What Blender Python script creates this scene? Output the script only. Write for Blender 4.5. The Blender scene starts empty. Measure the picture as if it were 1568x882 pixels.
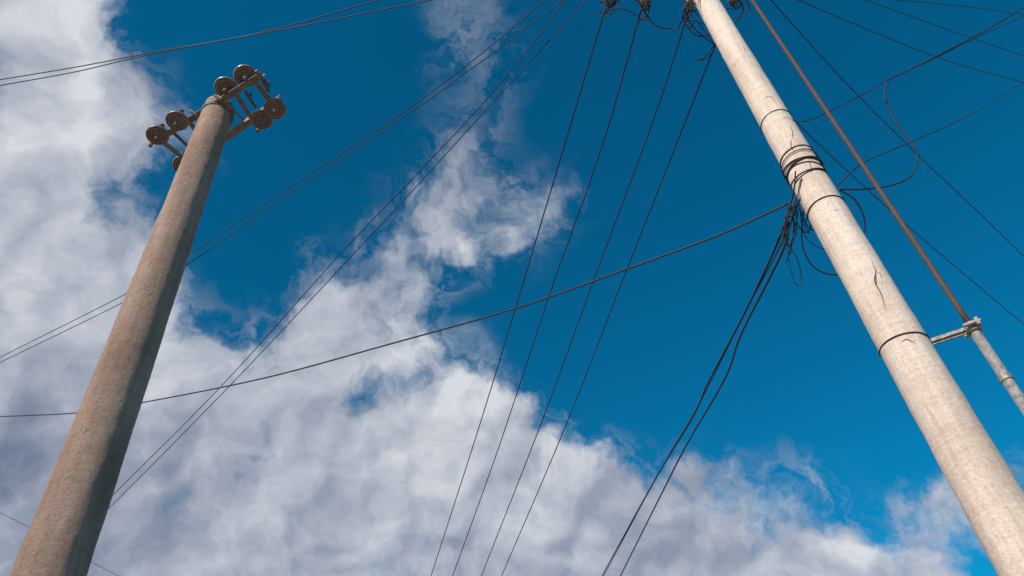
import bpy, math, random
from mathutils import Vector, Matrix, noise
random.seed(7)
sc = bpy.context.scene
# ------------------------------------------------------------------ camera (survey frame 1568 x 882)
FPX, ZX, ZY = 1132.0, -121.0, 1169.0
L = math.sqrt(FPX**2+ZX**2+ZY**2)
sp = FPX/L; cp = math.sqrt(1-sp*sp)
sa = -ZX/math.hypot(ZX, ZY); ca = math.sqrt(1-sa*sa)
F = Vector((0, cp, sp)); R0 = Vector((1, 0, 0)); U0 = Vector((0, -sp, cp))
R = ca*R0 - sa*U0
U = sa*R0 + ca*U0
C = Vector((0, 0, 1.6))
cam = bpy.data.objects.new("camera", bpy.data.cameras.new("camera"))
sc.collection.objects.link(cam); sc.camera = cam
cam.data.lens = FPX/1568*36; cam.data.sensor_width = 36
cam.data.clip_start = 0.05; cam.data.clip_end = 20000
M = Matrix((R, U, -F)).transposed().to_4x4(); M.translation = C
cam.matrix_world = M

def ray(x, y):
    return (F*FPX + R*(x-784) + U*(441-y))/FPX      # forward component = 1
def at(x, y, d):
    return C + ray(x, y)*d
def at_z(x, y, z):
    r = ray(x, y); return C + r*((z-C.z)/r.z)

# ------------------------------------------------------------------ materials
def new_mat(name):
    m = bpy.data.materials.new(name); m.use_nodes = True
    nt = m.node_tree; b = nt.nodes["Principled BSDF"]
    return m, nt, b
def nz(nt, vec, scale, detail=6, rough=.6, dist=0):
    n = nt.nodes.new("ShaderNodeTexNoise"); n.inputs["Scale"].default_value = scale
    n.inputs["Detail"].default_value = detail; n.inputs["Roughness"].default_value = rough
    n.inputs["Distortion"].default_value = dist
    nt.links.new(vec, n.inputs["Vector"]); return n.outputs["Fac"]
def ramp(nt, fac, stops, interp='LINEAR'):
    r = nt.nodes.new("ShaderNodeValToRGB"); r.color_ramp.interpolation = interp
    e = r.color_ramp.elements
    while len(e) < len(stops): e.new(0.5)
    for i, (p, c) in enumerate(stops):
        e[i].position = p; e[i].color = (c[0], c[1], c[2], 1)
    nt.links.new(fac, r.inputs[0]); return r.outputs[0]
def mapping(nt, vec, s):
    m = nt.nodes.new("ShaderNodeMapping"); m.inputs["Scale"].default_value = s
    nt.links.new(vec, m.inputs["Vector"]); return m.outputs[0]
def mixc(nt, fac, a, b, mode='MIX'):
    m = nt.nodes.new("ShaderNodeMix"); m.data_type = 'RGBA'; m.blend_type = mode
    for s, v in ((m.inputs[0], fac), (m.inputs[6], a), (m.inputs[7], b)):
        if isinstance(v, (int, float)): s.default_value = v
        elif isinstance(v, tuple): s.default_value = (*v, 1)
        else: nt.links.new(v, s)
    return m.outputs[2]
def bump(nt, b, h, strength, dist):
    n = nt.nodes.new("ShaderNodeBump"); n.inputs["Strength"].default_value = strength
    n.inputs["Distance"].default_value = dist
    nt.links.new(h, n.inputs["Height"]); nt.links.new(n.outputs[0], b.inputs["Normal"])
def objvec(nt):
    return nt.nodes.new("ShaderNodeTexCoord").outputs["Object"]

def concrete(name, dark, mid, light, stain, st_lo=.60, bdist=.012):
    m, nt, b = new_mat(name); v = objvec(nt)
    big = nz(nt, mapping(nt, v, (2.2, 2.2, .8)), 1.6, 5, .6)
    base = ramp(nt, big, [(.3, dark), (.5, mid), (.72, light)])
    streak = nz(nt, mapping(nt, v, (14, 14, .9)), 1.5, 7, .65)
    base = mixc(nt, .45, base, ramp(nt, streak, [(.3, (.60,.53,.49)), (.55, (1,1,1)), (.75, (1.15,1.13,1.1))]), 'MULTIPLY')
    fine = nz(nt, v, 60, 8, .75)
    base = mixc(nt, .6, base, ramp(nt, fine, [(.33, (.62,.57,.55)), (.5, (1,1,1)), (.7, (1.2,1.2,1.2))]), 'MULTIPLY')
    ring = nz(nt, mapping(nt, v, (.6, .6, 14)), 2.0, 6, .7)
    base = mixc(nt, .3, base, ramp(nt, ring, [(.35, (.65,.62,.6)), (.55, (1,1,1))]), 'MULTIPLY')
    st = nz(nt, mapping(nt, v, (6, 6, 2.2)), 3.1, 8, .75, .4)
    sm = ramp(nt, st, [(st_lo, (0,0,0)), (st_lo+.08, (1,1,1))])
    base = mixc(nt, sm, base, stain)
    chip = nz(nt, mapping(nt, v, (9, 9, 3)), 4.3, 6, .7, .2)
    base = mixc(nt, ramp(nt, chip, [(.66, (0,0,0)), (.70, (.6,.6,.6))]), base, tuple(min(.85, q*1.35) for q in light))
    nt.links.new(base, b.inputs["Base Color"])
    b.inputs["Roughness"].default_value = .9
    b.inputs["Specular IOR Level"].default_value = .2
    pit = nz(nt, mapping(nt, v, (1,1,1.6)), 32, 10, .8)
    bump(nt, b, pit, .9, bdist)
    return m
mat_cL = concrete("weathered_brown_concrete", (.28,.19,.15), (.39,.275,.22), (.51,.385,.315), (.19,.125,.10), .60, .018)
mat_cR = concrete("pale_concrete", (.62,.51,.43), (.75,.64,.555), (.82,.72,.635), (.43,.34,.28), .64, .008)

def simple(name, c1, c2, rough, metal=0, scale=30, bstr=.3):
    m, nt, b = new_mat(name); v = objvec(nt)
    n = nz(nt, v, scale, 7, .7)
    nt.links.new(ramp(nt, n, [(.35, c1), (.65, c2)]), b.inputs["Base Color"])
    b.inputs["Roughness"].default_value = rough; b.inputs["Metallic"].default_value = metal
    bump(nt, b, n, bstr, .004); return m
mat_wire = simple("black_cable_sheath", (.010,.009,.009), (.022,.018,.017), .65)
mat_alu = simple("weathered_conductor", (.012,.011,.012), (.025,.023,.024), .65, 0)
mat_rust = simple("rusty_iron", (.065,.037,.027), (.13,.080,.06), .8, .1, 45)
mat_galv = simple("galvanized_steel", (.22,.20,.19), (.52,.49,.47), .42, .3, 25)
mat_brk = simple("dull_zinc_fitting", (.13,.115,.105), (.42,.39,.365), .6, .2, 40)
mat_steel = simple("dull_crossarm_steel", (.15,.12,.105), (.33,.28,.25), .6, .2, 22)
mat_porc = simple("brown_glazed_porcelain", (.20,.16,.14), (.36,.30,.27), .35, 0, 25, .1)
mat_cap = simple("insulator_cap_iron", (.11,.085,.07), (.25,.2,.17), .6, .3, 40)
mat_crack = simple("dark_brown_crack", (.04,.028,.022), (.10,.07,.055), .95)  # dark brown for the thin crack strands on the pole surface

# ------------------------------------------------------------------ mesh helpers
def mesh_obj(name, verts, faces, mat, smooth=True, parent=None):
    me = bpy.data.meshes.new(name); me.from_pydata([tuple(v) for v in verts], [], faces); me.update()
    if smooth:
        for p in me.polygons: p.use_smooth = True
    me.materials.append(mat)
    o = bpy.data.objects.new(name, me); sc.collection.objects.link(o)
    if parent: o.parent = parent
    return o
def empty(name, loc=(0,0,0)):
    e = bpy.data.objects.new(name, None); sc.collection.objects.link(e); return e
def catmull(pts, n=8):
    P = [pts[0]*2-pts[1]] + list(pts) + [pts[-1]*2-pts[-2]]
    out = []
    for i in range(1, len(P)-2):
        a, b, c, d = P[i-1], P[i], P[i+1], P[i+2]
        for k in range(n):
            t = k/n
            out.append(.5*((2*b)+(c-a)*t+(2*a-5*b+4*c-d)*t*t+(3*b-a-3*c+d)*t**3))
    out.append(P[-2]); return out
def tube_data(pts, r, seg=8, closed=False):
    verts = []; faces = []; n = len(pts)
    prev = None
    for i, p in enumerate(pts):
        if closed: t = pts[(i+1) % n]-pts[i-1]
        else: t = pts[min(i+1, n-1)]-pts[max(i-1, 0)]
        if t.length < 1e-9: t = Vector((0, 0, 1))
        t = t.normalized()
        if prev is None:
            a = Vector((0, 0, 1)) if abs(t.z) < .9 else Vector((1, 0, 0))
            u = t.cross(a).normalized()
        else:
            u = (prev - t*prev.dot(t)).normalized()
        prev = u; w = t.cross(u)
        rr = r[i] if isinstance(r, list) else r
        for k in range(seg):
            an = 2*math.pi*k/seg
            verts.append(p+(u*math.cos(an)+w*math.sin(an))*rr)
    m = n if closed else n-1
    for i in range(m):
        j = (i+1) % n
        for k in range(seg):
            k2 = (k+1) % seg
            faces.append((i*seg+k, i*seg+k2, j*seg+k2, j*seg+k))
    if not closed:
        faces.append(tuple(range(seg))[::-1]); faces.append(tuple((n-1)*seg+k for k in range(seg)))
    return verts, faces
def tube(name, pts, r, mat, parent=None, seg=8, closed=False):
    v, f = tube_data(pts, r, seg, closed); return mesh_obj(name, v, f, mat, True, parent)
def merge(datas):
    V = []; Fc = []
    for v, f in datas:
        o = len(V); V += list(v); Fc += [tuple(i+o for i in q) for q in f]
    return V, Fc
def box_data(p0, p1, w, h, up=Vector((0, 0, 1)), off=(0, 0)):
    t = (p1-p0).normalized(); s = t.cross(up).normalized(); u = s.cross(t)
    v = []
    for p in (p0, p1):
        for a, b in ((-1,-1),(1,-1),(1,1),(-1,1)):
            v.append(p + s*(a*w/2+off[0]) + u*(b*h/2+off[1]))
    return v, [(3,2,1,0),(4,5,6,7),(0,1,5,4),(1,2,6,5),(2,3,7,6),(3,0,4,7)]
def angle_iron(p0, p1, size=.07, th=.008, up=Vector((0,0,1)), flip=1):
    t = (p1-p0).normalized(); s = t.cross(up).normalized()*flip; u = (s.cross(t)).normalized()*flip
    prof = [(0,0),(size,0),(size,th),(th,th),(th,size),(0,size)]
    v = [p+s*(a-size/2)+u*(b-size/2) for p in (p0, p1) for a, b in prof]
    f = [tuple(range(6))[::-1], tuple(range(6, 12))]+[(i,(i+1)%6,6+(i+1)%6,6+i) for i in range(6)]
    return v, f
def lathe_data(prof, base, axis, seg=32):
    axis = axis.normalized(); a = Vector((1,0,0)) if abs(axis.x) < .8 else Vector((0,1,0))
    u = axis.cross(a).normalized(); w = axis.cross(u); v = []; f = []
    for r, z in prof:
        for k in range(seg):
            an = 2*math.pi*k/seg; v.append(base+axis*z+(u*math.cos(an)+w*math.sin(an))*r)
    for i in range(len(prof)-1):
        for k in range(seg):
            k2 = (k+1) % seg; f.append((i*seg+k, i*seg+k2, (i+1)*seg+k2, (i+1)*seg+k))
    f.append(tuple(range(seg))[::-1]); f.append(tuple((len(prof)-1)*seg+k for k in range(seg)))
    return v, f

# ------------------------------------------------------------------ poles
class Pole: pass
def make_pole(name, ax_px, ax_py, D, r_a, z_a, r_b, z_b, ztop, mat):
    """axis passes the survey sight (ax_px,ax_py) at horizontal distance D"""
    p = Pole(); d = ray(ax_px, ax_py); h = Vector((d.x, d.y, 0)).normalized()
    p.xy = Vector((h.x*D, h.y*D, 0)); p.D = D
    k = (r_b-r_a)/(z_b-z_a)
    p.r = lambda z: r_a+k*(z-z_a)
    p.top = ztop
    p.root = empty(name)
    seg = 96; n = 260; V = []; Fc = []
    for i in range(n+1):
        z = ztop*i/n; rr = p.r(z)
        for s in range(seg):
            an = 2*math.pi*s/seg
            q = Vector((math.cos(an)*rr, math.sin(an)*rr, z))
            dd = .0035*noise.noise(q*5) + .0018*noise.noise(q*22)
            V.append(Vector((p.xy.x+math.cos(an)*(rr+dd), p.xy.y+math.sin(an)*(rr+dd), z)))
    for i in range(n):
        for s in range(seg):
            s2 = (s+1) % seg; Fc.append((i*seg+s, i*seg+s2, (i+1)*seg+s2, (i+1)*seg+s))
    # bevelled cap
    o = len(V)
    for s in range(seg):
        an = 2*math.pi*s/seg; rr = p.r(ztop)-.012
        V.append(Vector((p.xy.x+math.cos(an)*rr, p.xy.y+math.sin(an)*rr, ztop+.010)))
    for s in range(seg):
        s2 = (s+1) % seg; Fc.append((n*seg+s, n*seg+s2, o+s2, o+s))
    Fc.append(tuple(o+s for s in range(seg)))
    mesh_obj("concrete_shaft", V, Fc, mat, True, p.root)
    return p
def pole_z(p, x, y):
    d = ray(x, y); return C.z + p.D*d.z/math.hypot(d.x, d.y)
def hit(p, x, y, out=0):
    d = ray(x, y); r = .12
    for _ in range(6):
        a = d.x**2+d.y**2; b = -2*(d.x*p.xy.x+d.y*p.xy.y); c = p.xy.length_squared-(r+out)**2
        disc = b*b-4*a*c
        t = (-b-math.sqrt(max(disc, 0)))/(2*a)
        r = p.r(C.z+d.z*t)
    return C+d*t
def ring(p, z, r=.004, tilt=.0, phase=0, out=0):
    pts = []
    for i in range(64):
        an = 2*math.pi*i/64; rr = p.r(z)+out+r*.7
        pts.append(Vector((p.xy.x+math.cos(an)*rr, p.xy.y+math.sin(an)*rr, z+tilt*math.cos(an+phase))))
    return tube_data(pts, r, 6, True)

DL = 4.5
xl = lambda y: 75+.365*(882-y)
d1 = ray(337, 165); zt = C.z+DL*d1.z/math.hypot(d1.x, d1.y)
d2 = ray(75, 882); zb = C.z+DL*d2.z/math.hypot(d2.x, d2.y)
dep_t = (zt-C.z)/d1.z; dep_b = (zb-C.z)/d2.z
PL = make_pole("utility_pole", 200, 540, DL, 101/2*dep_b/FPX, zb, 43/2*dep_t/FPX, zt, zt, mat_cL)
DR = 4.5
d1 = ray(1082, 0); z1 = C.z+DR*d1.z/math.hypot(d1.x, d1.y)
d2 = ray(1518, 765); z2 = C.z+DR*d2.z/math.hypot(d2.x, d2.y)
PR = make_pole("utility_pole", 1300, 383, DR, 87/2*((z2-C.z)/d2.z)/FPX, z2, 33/2*((z1-C.z)/d1.z)/FPX, z1, z1+.8, mat_cR)

# ---- insulators: broad shed with concentric ribs underneath, small cap on top
def pin_insulator(base, axis=Vector((0,0,1)), s=1.0):
    prof = [(.022,-.004),(.034,-.004),(.036,.012),(.044,.014),(.046,-.002),(.054,-.002),(.057,.014),(.064,.016),(.067,.000),(.075,.000),
            (.078,.014),(.086,.014),(.089,.002),(.096,.004),(.099,.012),(.094,.024),(.070,.036),(.045,.044),(.040,.054),
            (.056,.058),(.060,.068),(.052,.076),(.036,.082),(.03,.1),(.036,.106),(.036,.116),(.02,.124)]
    prof = [(r*s, z*s) for r, z in prof]
    body = lathe_data(prof, base, axis, 40)
    pin = lathe_data([(.011*s,-.075*s),(.011*s,-.012*s),(.024*s,-.010*s),(.024*s,.004*s)], base, axis, 14)
    nut = lathe_data([(.021*s,-.065*s),(.021*s,-.045*s)], base, axis, 6)
    return body, merge([pin, nut])
def lerp(a, b, t): return a+(b-a)*t
dn = Vector((0,0,-1)); up = Vector((0,0,1))

# ---- left pole top hardware
root = PL.root
za = zt-.10
A0, A1 = at_z(236, 216, za), at_z(402, 112, za)
B0, B1 = at_z(284, 252, za), at_z(432, 152, za)
steel = []
steel.append(angle_iron(A0, A1, .06)); steel.append(angle_iron(B0, B1, .06, flip=-1))
for t in (.06, .93):
    steel.append(box_data(lerp(A0,A1,t)-Vector((0,0,.036)), lerp(B0,B1,t)-Vector((0,0,.036)), .05, .008))
steel.append(box_data(lerp(A0,A1,.34)-Vector((0,0,.037)), lerp(B0,B1,.28)-Vector((0,0,.037)), .045, .008))
steel.append(box_data(lerp(A0,A1,.76)-Vector((0,0,.037)), lerp(B0,B1,.72)-Vector((0,0,.037)), .045, .008))
v, f = merge(steel); mesh_obj("double_crossarm", v, f, mat_steel, False, root)
band = []
for zz in (za-.02, za-.045):
    band.append(ring(PL, zz, .008))
for s in (-1, 1):
    q = Vector((PL.xy.x, PL.xy.y, za-.03)); dirn = (B0-A0).normalized()
    band.append(lathe_data([(.012,0),(.012,.34)], q-dirn*.17+ (A1-A0).normalized()*s*(PL.r(za)+.02), dirn, 8))
v, f = merge(band); mesh_obj("clamp_band", v, f, mat_steel, True, root)
bodies = []; pins = []
# (sight x, sight y, height offset from arm): some stand on the arms, the strain ones hang under the arm ends
spots = [(241,208,-.17),(271,186,-.17),(346,135,.05),(376,117,.05),(421,167,-.17),(401,184,-.17),(281,254,.05)]
for x, y, dz in spots:
    p_ = at_z(x, y, za+dz)
    tow = (C-p_).normalized(); ax = (up*1.0 - tow*.45 + Vector((random.uniform(-.14,.14), random.uniform(-.14,.14), 0)))
    b, pn = pin_insulator(p_, ax, 1.03 if dz < 0 else 1.08)
    bodies.append(b); pins.append(pn)
    if dz < 0:
        pins.append(lathe_data([(.016,.0),(.016,.16),(.024,.161),(.024,.175)], p_, up, 10))
v, f = merge(bodies); mesh_obj("insulators", v, f, mat_porc, False, root)
v, f = merge(pins); mesh_obj("insulator_pins", v, f, mat_cap, True, root)
bits = []
for a, b in (((229,222),(262,202)), ((262,200),(292,228)), ((392,108),(412,140)), ((404,122),(414,132)), ((375,140),(392,165)),
             ((395,200),(404,186)), ((412,160),(428,182))):
    bits.append(box_data(at_z(*a, za-.015), at_z(*b, za-.015), .022, .02))
for x, y in ((231,221),(287,184),(292,230),(409,129),(395,199),(427,150),(383,146),(340,150),(278,236)):
    bits.append(lathe_data([(.018,-.03),(.018,.01),(.010,.011),(.010,.05)], at_z(x, y, za-.03), up, 6))
v, f = merge(bits); mesh_obj("clevis_straps", v, f, mat_cap, False, root)

# ------------------------------------------------------------------ right pole hardware
root = PR.root
axr = lambda y: 1082+.570*y
data = []
for y, r, tilt in ((188,.004,.006),(322,.005,.004),(531,.0045,.01)):
    data.append(ring(PR, pole_z(PR, axr(y), y), r, tilt=tilt, phase=random.uniform(0,6)))
v, f = merge(data); mesh_obj("tie_wire_bands", v, f, mat_wire, True, root)
data = []
for y, r, tilt, ph in ((243,.0045,.01,0),(252,.005,.016,2),(260,.007,.03,4),(264,.0075,.02,1),(268,.006,.035,3.4),(276,.005,.03,5),(282,.0045,.012,.6)):
    data.append(ring(PR, pole_z(PR, axr(y), y), r, tilt=tilt, phase=ph, out=random.choice((0,.004,.007))))
v, f = merge(data); mesh_obj("cable_wraps", v, f, mat_wire, True, root)
cr = [[(1121,92),(1126,100),(1124,110)],[(1148,93),(1138,70)],[(1160,158),(1172,150),(1180,148),(1190,160)],[(1172,150),(1178,132)],
      [(1210,192),(1214,205),(1211,222),(1216,232)],[(1335,400),(1341,415),(1339,430),(1350,452),(1356,474)],[(1352,405),(1341,420),(1343,440)],
      [(1341,415),(1349,422),(1351,436)],[(1188,182),(1204,180),(1222,188)],[(1262,330),(1280,322),(1296,322)],
      [(1236,240),(1243,262),(1240,290)],[(1376,528),(1388,520),(1402,526)]]
data = []
for c in cr:
    pts = catmull([hit(PR, x, y, -.001) for x, y in c], 6)
    n = len(pts); data.append(tube_data(pts, [.001+.0028*math.sin(math.pi*min(1,(i+.5)/n)) for i in range(n)], 5))
v, f = merge(data); mesh_obj("cracks", v, f, mat_crack, True, root)

# conduit beside the right pole
zbk = pole_z(PR, axr(531), 531)-.03
PC = at_z(1489, 503, zbk)
Z = lambda z: Vector((PC.x, PC.y, z))
rc = empty("conduit_riser")
tube("upper_rusty_rod", [Z(zbk+i*.2) for i in range(0, 32)], .017, mat_rust, rc, 16)
tube("lower_steel_pipe", [Z(0), Z(1), Z(2), Z(zbk-.03)], .030, mat_galv, rc, 24)
pd = Vector((PR.xy.x-PC.x, PR.xy.y-PC.y, 0)); gap = pd.length; pd.normalize()
e = Z(zbk)+pd*(gap-PR.r(zbk)+.02)
data = [box_data(Z(zbk)+pd*.03, e, .012, .045), box_data(Z(zbk-.004)+pd*.03, e+Vector((0,0,-.004)), .04, .008)]
side = pd.cross(up)
for t in (.25,.5,.75):
    q = lerp(Z(zbk), e, t)
    data.append(lathe_data([(.012,-.018),(.012,.018)], q, side, 6))
data.append(lathe_data([(.038,-.035),(.044,-.03),(.044,.03),(.03,.035)], Z(zbk), up, 20))
for s in (-1, 1):
    data.append(box_data(Z(zbk)+side*s*.035-pd*.03, Z(zbk)+side*s*.075-pd*.03, .02, .05))
    data.append(lathe_data([(.013,-.05),(.013,.05)], Z(zbk)+side*s*.06, pd, 6))
data.append(lathe_data([(.033,-.12),(.036,-.118),(.036,-.08),(.031,-.078)], Z(zbk-.28), up, 20))
v, f = merge(data); mesh_obj("pipe_clamp_bracket", v, f, mat_brk, False, rc)

# right pole crossarm just under the tip
zx = z1+.45
cL_, cR_ = at_z(905, -72, zx), at_z(1185, -56, zx)
v, f = merge([angle_iron(cL_, cR_, .075), angle_iron(cL_+Vector((0,.26,0)), cR_+Vector((0,.26,0)), .075, flip=-1)])
mesh_obj("crossarm", v, f, mat_steel, False, root)
att = [(931,-2),(987,3),(1056,6),(1122,0)]
bodies = []; pins = []; ap = []
for x, y in att:
    b = at_z(x, y, zx-.36); ap.append(b)
    bd, pn = pin_insulator(b, Vector((random.uniform(-.3,.3), random.uniform(-.3,.3), -1)), .6)
    bodies.append(bd); pins.append(pn)
    pins.append(box_data(b, at_z(x-3, y-60, zx), .03, .012))
v, f = merge(bodies); mesh_obj("insulators", v, f, mat_porc, True, root)
v, f = merge(pins); mesh_obj("insulator_pins", v, f, mat_rust, True, root)

# ------------------------------------------------------------------ wires
def wire(name, px, d0, d1, r, mat=mat_wire, parent=None, ext=(0, 0), data=False):
    acc = [0]
    for a, b in zip(px, px[1:]): acc.append(acc[-1]+math.hypot(b[0]-a[0], b[1]-a[1]))
    pts = [at(x, y, 1/((1-s/acc[-1])/d0+(s/acc[-1])/d1)) for (x, y), s in zip(px, acc)]
    P = catmull(pts, 10)
    if ext[0]: P = [P[0]+(P[0]-P[3]).normalized()*ext[0]] + P
    if ext[1]: P = P + [P[-1]+(P[-1]-P[-4]).normalized()*ext[1]]
    if data: return tube_data(P, r, 6)
    return tube(name, P, r, mat, parent, 8)
OL = "overhead_power_line"
dM = (ap[0]-C).dot(F)
Ms = [[(931,0),(850,270),(790,470),(730,665),(660,882)],
      [(985,5),(920,230),(840,455),(762,690),(693,882)],
      [(1056,12),(1000,185),(905,440),(826,655),(737,882)],
      [(1098,62),(1040,210),(955,425),(860,667),(768,882)]]
for m, a in zip(Ms, ap):
    wire(OL, m, (a-C).dot(F), 15.5, .0085, mat_alu, ext=(0, 20))
wire(OL, [(0,122),(120,102),(240,79),(400,50),(580,0)], 12, 11, .0085, mat_alu, ext=(8,8))
wire(OL, [(0,131),(120,109),(240,81),(450,42),(660,0)], 12, 10.5, .0085, mat_alu, ext=(8,8))
wire(OL, [(0,547),(200,446),(300,383),(450,283),(620,170),(740,80),(835,0)], 14, 8.6, .0065, mat_alu, ext=(15,1))
wire(OL, [(0,555),(200,457),(300,396),(460,286),(620,178),(750,85),(862,0)], 14, 8.6, .0065, mat_alu, ext=(15,1))
wire(OL, [(0,930),(165,766),(340,590),(520,390),(640,265),(760,135),(868,0)], 15, 8.5, .0065, mat_alu, ext=(15,1))
wire(OL, [(0,942),(157,788),(340,603),(520,412),(640,283),(770,140),(898,0)], 15, 8.5, .0065, mat_alu, ext=(15,1))
wire(OL, [(0,785),(45,808),(135,858),(185,884)], 18, 20, .0055, mat_alu, ext=(15,15))
hp = hit(PR, 1222, 300); dH = (hp-C).dot(F)
SC = "service_drop_cable"
wire(SC, [(0,638),(120,632),(215,617),(400,580),(600,526),(790,472),(960,412),(1100,360),(1207,312)], 12, dH, .0085, mat_wire, ext=(15,0))
wire(SC, [(1204,335),(1188,378),(1140,480),(1085,585),(1060,640),(1000,740),(922,882)], dH, 12, .009, mat_wire, ext=(0,14))
wire(SC, [(1208,340),(1198,386),(1135,512),(1110,580),(1052,680),(1010,762),(950,882)], dH, 12, .009, mat_wire, ext=(0,14))
wire(SC, [(1206,340),(1192,382),(1133,492),(1108,545),(1062,634),(1010,722),(930,872)], dH, 12, .005, mat_wire, ext=(0,14))
wire(OL, [(1180,0),(1300,132),(1400,232),(1500,327),(1568,393)], 9, 12, .0065, mat_alu, ext=(2,12))
wire(OL, [(1195,160),(1228,196),(1330,292),(1420,372),(1568,497)], 9, 12, .0065, mat_alu, ext=(0,12))
wire(OL, [(1222,0),(1340,50),(1450,93),(1568,127)], 9, 12, .006, mat_alu, ext=(4,12))
wire(OL, [(1325,0),(1450,45),(1568,86)], 10, 12, .0055, mat_alu, ext=(4,12))
wire(OL, [(1370,0),(1470,9),(1568,22)], 10, 12, .0055, mat_alu, ext=(4,12))
wire(OL, [(1568,126),(1480,178),(1400,215),(1325,248),(1282,284)], 12, 6.6, .0065, mat_alu, ext=(12,0))
wire(SC, [(1568,12),(1520,40),(1450,78),(1395,106),(1360,122)], 9.5, 7.4, .008, mat_wire, ext=(10,0))
wire(SC, [(1568,24),(1500,55),(1430,90),(1360,123),(1300,156),(1245,182),(1222,187)], 9.5, 6.4, .005, mat_wire, ext=(10,0))
wire(SC, [(1360,122),(1355,148),(1372,188),(1398,222),(1405,246),(1392,272),(1360,285),(1320,290),(1284,290)], 7.4, 6.4, .0075, mat_wire)

# tangle of service cables on the right pole
data = []
tg = [
 [(1222,268),(1213,300),(1206,330),(1200,360)], [(1228,272),(1220,305),(1212,335),(1204,368)],
 [(1218,262),(1216,290),(1209,318),(1198,352)], [(1232,290),(1222,312),(1210,345),(1196,378)],
 [(1214,300),(1202,340),(1207,378),(1218,350),(1222,320)], [(1216,310),(1206,380),(1216,430),(1227,434),(1222,400),(1206,372)],
 [(1222,305),(1228,330),(1240,350),(1256,352),(1252,336)], [(1218,315),(1222,345),(1236,356),(1242,340),(1232,318)],
 [(1230,320),(1228,370),(1240,402),(1262,418),(1286,421)], [(1224,318),(1232,360),(1252,378),(1270,382)],
 [(1284,290),(1308,305),(1322,330),(1325,356)], [(1212,312),(1204,345),(1194,360),(1186,380)],
 [(1220,300),(1214,330),(1220,352),(1212,376),(1204,400)], [(1238,330),(1232,345),(1240,358)], [(1209,308),(1216,345),(1209,390)],
]
for t in tg:
    data.append(wire("", t, dH+random.uniform(-.1,.02), dH+random.uniform(-.08,.06), random.choice((.0035,.005,.0065)), data=True))
for i in range(4):
    c = at(1212-i*4+random.uniform(-1,1), 318+i*14, dH-.02)
    data.append(tube_data([c+R*(.028*math.cos(a*.524))+F*(.028*math.sin(a*.524))+U*random.uniform(-.003,.003) for a in range(12)], .005, 5, True))
v, f = merge(data); mesh_obj("cable_tangle", v, f, mat_wire, True, root)

# jumpers near crossarm
data = []
dA = dM
jm = [[(925,18),(940,14),(955,14),(965,18),(975,24)], [(928,0),(918,18),(935,20),(950,8),(940,-5)],
 [(975,-5),(985,15),(1000,35),(1012,42),(1030,44)], [(990,0),(1010,-12),(1030,-6)], [(985,5),(978,30),(990,24),(996,8)],
 [(1050,10),(1040,40),(1030,46)], [(1060,0),(1048,15),(1060,40),(1085,62),(1095,66),(1098,50)],
 [(1066,30),(1080,50),(1092,66),(1088,84),(1068,94)], [(1097,62),(1090,74),(1078,88),(1066,92)], [(1050,30),(1070,34),(1088,44),(1102,60)],
 [(1050,8),(1046,30),(1056,44),(1062,30),(1054,12)], [(1100,56),(1112,60),(1118,48)], [(1128,-6),(1138,12),(1130,30),(1120,36)],
 [(1140,-4),(1148,14),(1136,26)], [(935,10),(950,-8),(968,-4),(985,10)], [(1056,6),(1064,-12),(1080,-10)], [(1112,12),(1128,14),(1140,4)],
 [(1048,-20),(1058,10),(1052,34)], [(1066,-20),(1060,8),(1070,26)], [(925,-12),(932,10),(926,22)], [(996,-14),(988,10),(980,30)],
 [(1040,2),(1066,6)], [(972,6),(1000,2)], [(918,4),(946,2)], [(1052,36),(1060,50),(1074,56),(1090,50)], [(930,14),(922,24),(932,26),(940,16)],
 [(984,14),(992,26),(982,36)], [(1068,-10),(1056,4),(1046,16),(1048,30)]]
for j in jm:
    data.append(wire("", j, dA+random.uniform(-.15,.05), dA+random.uniform(-.15,.05), random.choice((.005,.0065,.008)), data=True))
for a in ap:
    for i in range(3):
        c = a+Vector((random.uniform(-.03,.03), random.uniform(-.03,.03), -.12+i*.03)); t = random.uniform(-.03,.03)
        data.append(tube_data([c+Vector((.045*math.cos(k*.524), .045*math.sin(k*.524), t*math.cos(k*.524))) for k in range(12)], .007, 5, True))
v, f = merge(data); mesh_obj("jumper_wires", v, f, mat_wire, True, root)

# ------------------------------------------------------------------ ground
m, nt, b = new_mat("dry_dirt_and_gravel"); v_ = objvec(nt)
g1 = nz(nt, v_, .15, 8, .6); g2 = nz(nt, v_, 12, 8, .75)
col = ramp(nt, g1, [(.35, (.17,.13,.095)), (.65, (.29,.235,.18))])
col = mixc(nt, .5, col, ramp(nt, g2, [(.35, (.6,.6,.6)), (.65, (1.2,1.2,1.2))]), 'MULTIPLY')
nt.links.new(col, b.inputs["Base Color"]); b.inputs["Roughness"].default_value = .95
bump(nt, b, g2, .5, .03)
S = 6000; N = 24; V = []; Fc = []
for j in range(N+1):
    for i in range(N+1):
        a = (i/N*2-1); c = (j/N*2-1)
        V.append((S*a*abs(a), S*c*abs(c), 0))
for j in range(N):
    for i in range(N):
        q = j*(N+1)+i; Fc.append((q, q+1, q+N+2, q+N+1))
mesh_obj("ground", V, Fc, m, False)

# ------------------------------------------------------------------ sun
AZ, EL = math.radians(213), math.radians(34)
sv = Vector((math.sin(AZ)*math.cos(EL), math.cos(AZ)*math.cos(EL), math.sin(EL)))
sun = bpy.data.objects.new("sun", bpy.data.lights.new("sun", 'SUN')); sc.collection.objects.link(sun)
sun.data.energy = 4.6; sun.data.angle = math.radians(.5); sun.data.color = (1, .90, .80)
sun.rotation_euler = sv.to_track_quat('Z', 'Y').to_euler()

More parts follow.
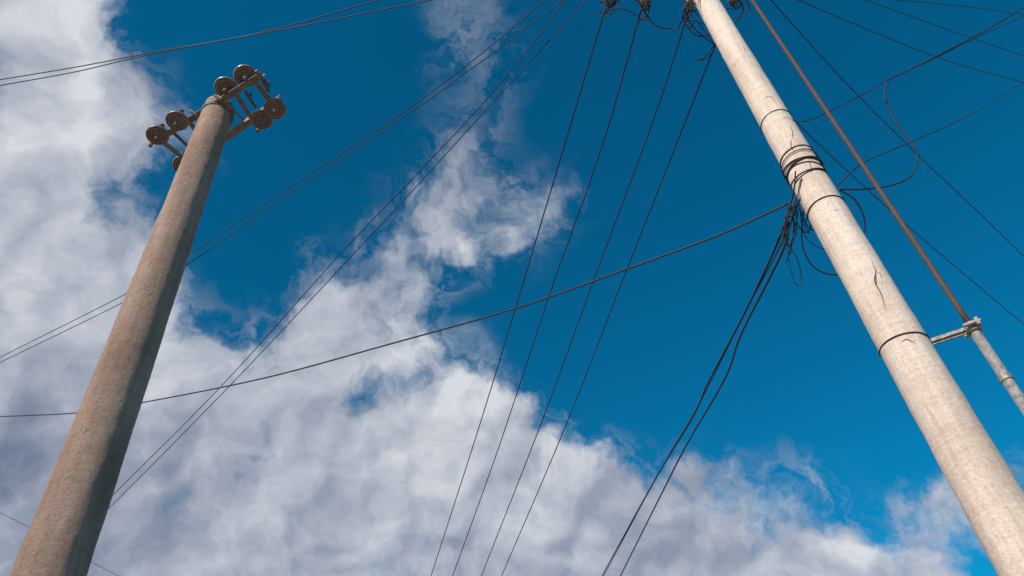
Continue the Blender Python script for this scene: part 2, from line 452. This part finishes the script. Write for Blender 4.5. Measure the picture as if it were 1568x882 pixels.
# ------------------------------------------------------------------ sky with cloud deck (world)
cov = ["99971000000001331","99984000000002331","89997310000000231","99998410000001330","89987520000002320",
 "88865322000013553321","998451000001356642","9986641001147776421","999875001777764210","99999610499753000",
 "99999753599776300","99999998987888630","999999998744799951","9"*17+"51"+"00"+"11","9"*18+"75"+"3"+"775"+"41"+"0000"+"14",
 "9"*20+"885785314555","9"*11+"6"+"9"*9+"99477636656","9"*11+"57"+"9"*14+"87632"]
cov = [c.ljust(32, '0')[:32] for c in cov]
bri = ["6787555555555566","7887655555555666","6787655555555566","7776655555555556","6776655555555555","6665554555555566555",
 "7765555555556777655","7766655555666888766","777766655677887655","6677776667887776","56667777777787766","45566777767777877",
 "44556677765677787776","34455666666677777877","3345566666677777777766677777775","3345566666777777666666677777776","33455566666666666665666667777766",
 "33445555665555556666666667777666"]
bri = [c.ljust(32, '5')[:32] for c in bri]
def samp(g, x, y):
    u = min(max((x-24.5)/49, 0), 30.999); v = min(max((y-24.5)/49, 0), 16.999)
    i, j = int(u), int(v); a, c = u-i, v-j
    q = lambda jj, ii: int(g[jj][ii])/9
    return (q(j,i)*(1-a)+q(j,i+1)*a)*(1-c)+(q(j+1,i)*(1-a)+q(j+1,i+1)*a)*c
def stereo(d):
    d = d.normalized(); return d.x/(1+d.z), d.y/(1+d.z)
xs = []; ys = []
for i in range(33):
    for (x, y) in ((i*49, 0), (i*49, 882), (0, i*27.6), (1568, i*27.6)):
        a, c = stereo(ray(x, y)); xs.append(a); ys.append(c)
X0, X1, Y0, Y1 = min(xs)-.02, max(xs)+.02, min(ys)-.02, max(ys)+.02
def field(sx, sy):
    r2 = sx*sx+sy*sy; d = Vector((2*sx, 2*sy, 1-r2))/(1+r2)
    f_ = d.dot(F)
    if f_ < .1: return .5, .5
    x = 784+FPX*d.dot(R)/f_; y = 441-FPX*d.dot(U)/f_
    return samp(cov, x, y), samp(bri, x, y)

w = bpy.data.worlds.new("World"); sc.world = w; w.use_nodes = True
nt = w.node_tree; nt.nodes.clear(); LK = nt.links.new
def val(s, v):
    if isinstance(v, (int, float)): s.default_value = v
    else: LK(v, s)
def mth(op, a, b=0., c=None, clamp=False):
    n = nt.nodes.new("ShaderNodeMath"); n.operation = op; n.use_clamp = clamp
    val(n.inputs[0], a); val(n.inputs[1], b)
    if c is not None: val(n.inputs[2], c)
    return n.outputs[0]
def vm(op, a, b=None, s=None):
    n = nt.nodes.new("ShaderNodeVectorMath"); n.operation = op
    for k, v in ((0, a), (1, b)):
        if v is None: continue
        if isinstance(v, tuple): n.inputs[k].default_value = v
        else: LK(v, n.inputs[k])
    if s is not None: val(n.inputs["Scale"], s)
    return n.outputs["Value"] if op in ('LENGTH', 'DOT_PRODUCT') else n.outputs[0]
def mr(v, a, b, c=0., d=1., typ='SMOOTHSTEP'):
    n = nt.nodes.new("ShaderNodeMapRange"); n.interpolation_type = typ
    for k, q in enumerate((v, a, b, c, d)): val(n.inputs[k], q)
    return n.outputs[0]
def wn(vec, scale, detail, rough, dist=0., lac=2.0, col=False):
    n = nt.nodes.new("ShaderNodeTexNoise"); n.noise_dimensions = '2D'; n.inputs["Scale"].default_value = scale
    n.inputs["Detail"].default_value = detail; n.inputs["Roughness"].default_value = rough
    n.inputs["Distortion"].default_value = dist; n.inputs["Lacunarity"].default_value = lac
    LK(vec, n.inputs["Vector"]); return n.outputs["Color" if col else "Fac"]
tc = nt.nodes.new("ShaderNodeTexCoord"); dirn = vm('NORMALIZE', tc.outputs["Generated"])
sep = nt.nodes.new("ShaderNodeSeparateXYZ"); LK(dirn, sep.inputs[0])
den = mth('ADD', mth('MAXIMUM', sep.outputs[2], -.5), 1.)
sx = mth('DIVIDE', sep.outputs[0], den); sy = mth('DIVIDE', sep.outputs[1], den)
cmb = nt.nodes.new("ShaderNodeCombineXYZ"); LK(sx, cmb.inputs[0]); LK(sy, cmb.inputs[1]); P = cmb.outputs[0]
wp1 = vm('SCALE', vm('SUBTRACT', wn(P, 13, 6, .58, col=True), (.5,.5,.5)), s=.065)
Pw = vm('ADD', P, wp1)
sep2 = nt.nodes.new("ShaderNodeSeparateXYZ"); LK(Pw, sep2.inputs[0])
u = mr(sep2.outputs[0], X0, X1, 0., 1., 'LINEAR')
ROWS = 20
vv = mr(sep2.outputs[1], Y0, Y1, 0., float(ROWS-1), 'LINEAR')
uL = mth('MULTIPLY', u, 2.); uR = mth('SUBTRACT', mth('MULTIPLY', u, 2.), 1.)
acc = [None, None]
for r_ in range(ROWS):
    wgt = mth('SUBTRACT', 1., mth('ABSOLUTE', mth('SUBTRACT', vv, float(r_))), clamp=True)
    syv = Y0+(Y1-Y0)*r_/(ROWS-1)
    for h in (0, 1):
        rp = nt.nodes.new("ShaderNodeValToRGB"); cr_ = rp.color_ramp; cr_.interpolation = 'LINEAR'
        e = cr_.elements
        while len(e) < 32: e.new(.5)
        for i in range(32): e[i].position = i/31
        for i in range(32):
            uu = (i/31+h)/2; cval, bval = field(X0+(X1-X0)*uu, syv)
            e[i].color = (cval, bval, 0, 1)
        LK((uL, uR)[h], rp.inputs[0])
        s = vm('SCALE', rp.outputs[0], s=wgt)
        acc[h] = s if acc[h] is None else vm('ADD', acc[h], s)
mx = nt.nodes.new("ShaderNodeMix"); mx.data_type = 'VECTOR'
LK(mth('GREATER_THAN', u, .5), mx.inputs[0]); LK(acc[0], mx.inputs[4]); LK(acc[1], mx.inputs[5])
s3 = nt.nodes.new("ShaderNodeSeparateXYZ"); LK(mx.outputs[1], s3.inputs[0])
COV, BRI = s3.outputs[0], s3.outputs[1]
Pb = vm('ADD', P, vm('SCALE', wp1, s=.8))
nA = mth('SUBTRACT', wn(Pb, 16, 10, .61), .5)          # body + edges
D = mth('ADD', mth('MULTIPLY', COV, 1.15), mth('MULTIPLY', nA, 1.5))
mask = mr(D, .40, 1.0)
# thin feathery wisps around the thinner parts
nW = wn(vm('ADD', P, vm('SCALE', wp1, s=1.7)), 19, 10, .66, .6)
wmask = mth('MULTIPLY', mr(nW, .44, .76), mr(COV, .04, .5))
mask = mth('MAXIMUM', mask, mth('MULTIPLY', wmask, .65))
# smooth shading: low-frequency height difference toward the sun
off = (-.5*.016, -.866*.016, 0)
h1 = wn(Pb, 10, 6, .54); h2 = wn(vm('ADD', Pb, off), 10, 6, .54)
relief = mth('MULTIPLY', mth('SUBTRACT', h1, h2), 2.0)
soft = mth('SUBTRACT', wn(P, 5, 3, .5), .5)
bb = mth('ADD', mth('ADD', BRI, relief), mth('MULTIPLY', soft, .5))
bb = mth('ADD', bb, mth('MULTIPLY', nA, .32))
bb = mr(bb, .0, 1.12, 0., 1., 'LINEAR')
SK = .1
ccol = nt.nodes.new("ShaderNodeValToRGB"); e = ccol.color_ramp.elements
stops = [(0, (.17,.21,.30)), (.4, (.335,.37,.46)), (.7, (.50,.53,.605)), (1, (.72,.74,.78))]
while len(e) < 4: e.new(.5)
for i, (p_, c_) in enumerate(stops): e[i].position = p_; e[i].color = (*c_, 1)
LK(bb, ccol.inputs[0])
cloud = vm('SCALE', ccol.outputs[0], s=1/SK)
sky = nt.nodes.new("ShaderNodeTexSky"); sky.sky_type = 'NISHITA'; sky.sun_disc = False
sky.sun_elevation = EL; sky.sun_rotation = AZ; sky.altitude = 300; sky.air_density = 1.0; sky.dust_density = .3; sky.ozone_density = 2.0
blue = vm('MULTIPLY', sky.outputs[0], (.02, .89, 1.12))
fm = nt.nodes.new("ShaderNodeMix"); fm.data_type = 'VECTOR'
LK(mth('MULTIPLY', mask, .95), fm.inputs[0]); LK(blue, fm.inputs[4]); LK(cloud, fm.inputs[5])
bg = nt.nodes.new("ShaderNodeBackground"); LK(fm.outputs[1], bg.inputs[0]); bg.inputs[1].default_value = SK
out = nt.nodes.new("ShaderNodeOutputWorld"); LK(bg.outputs[0], out.inputs[0])
w.cycles.sampling_method = 'MANUAL'; w.cycles.sample_map_resolution = 256

sc.view_settings.view_transform = 'Standard'; sc.view_settings.look = 'None'; sc.view_settings.exposure = 0
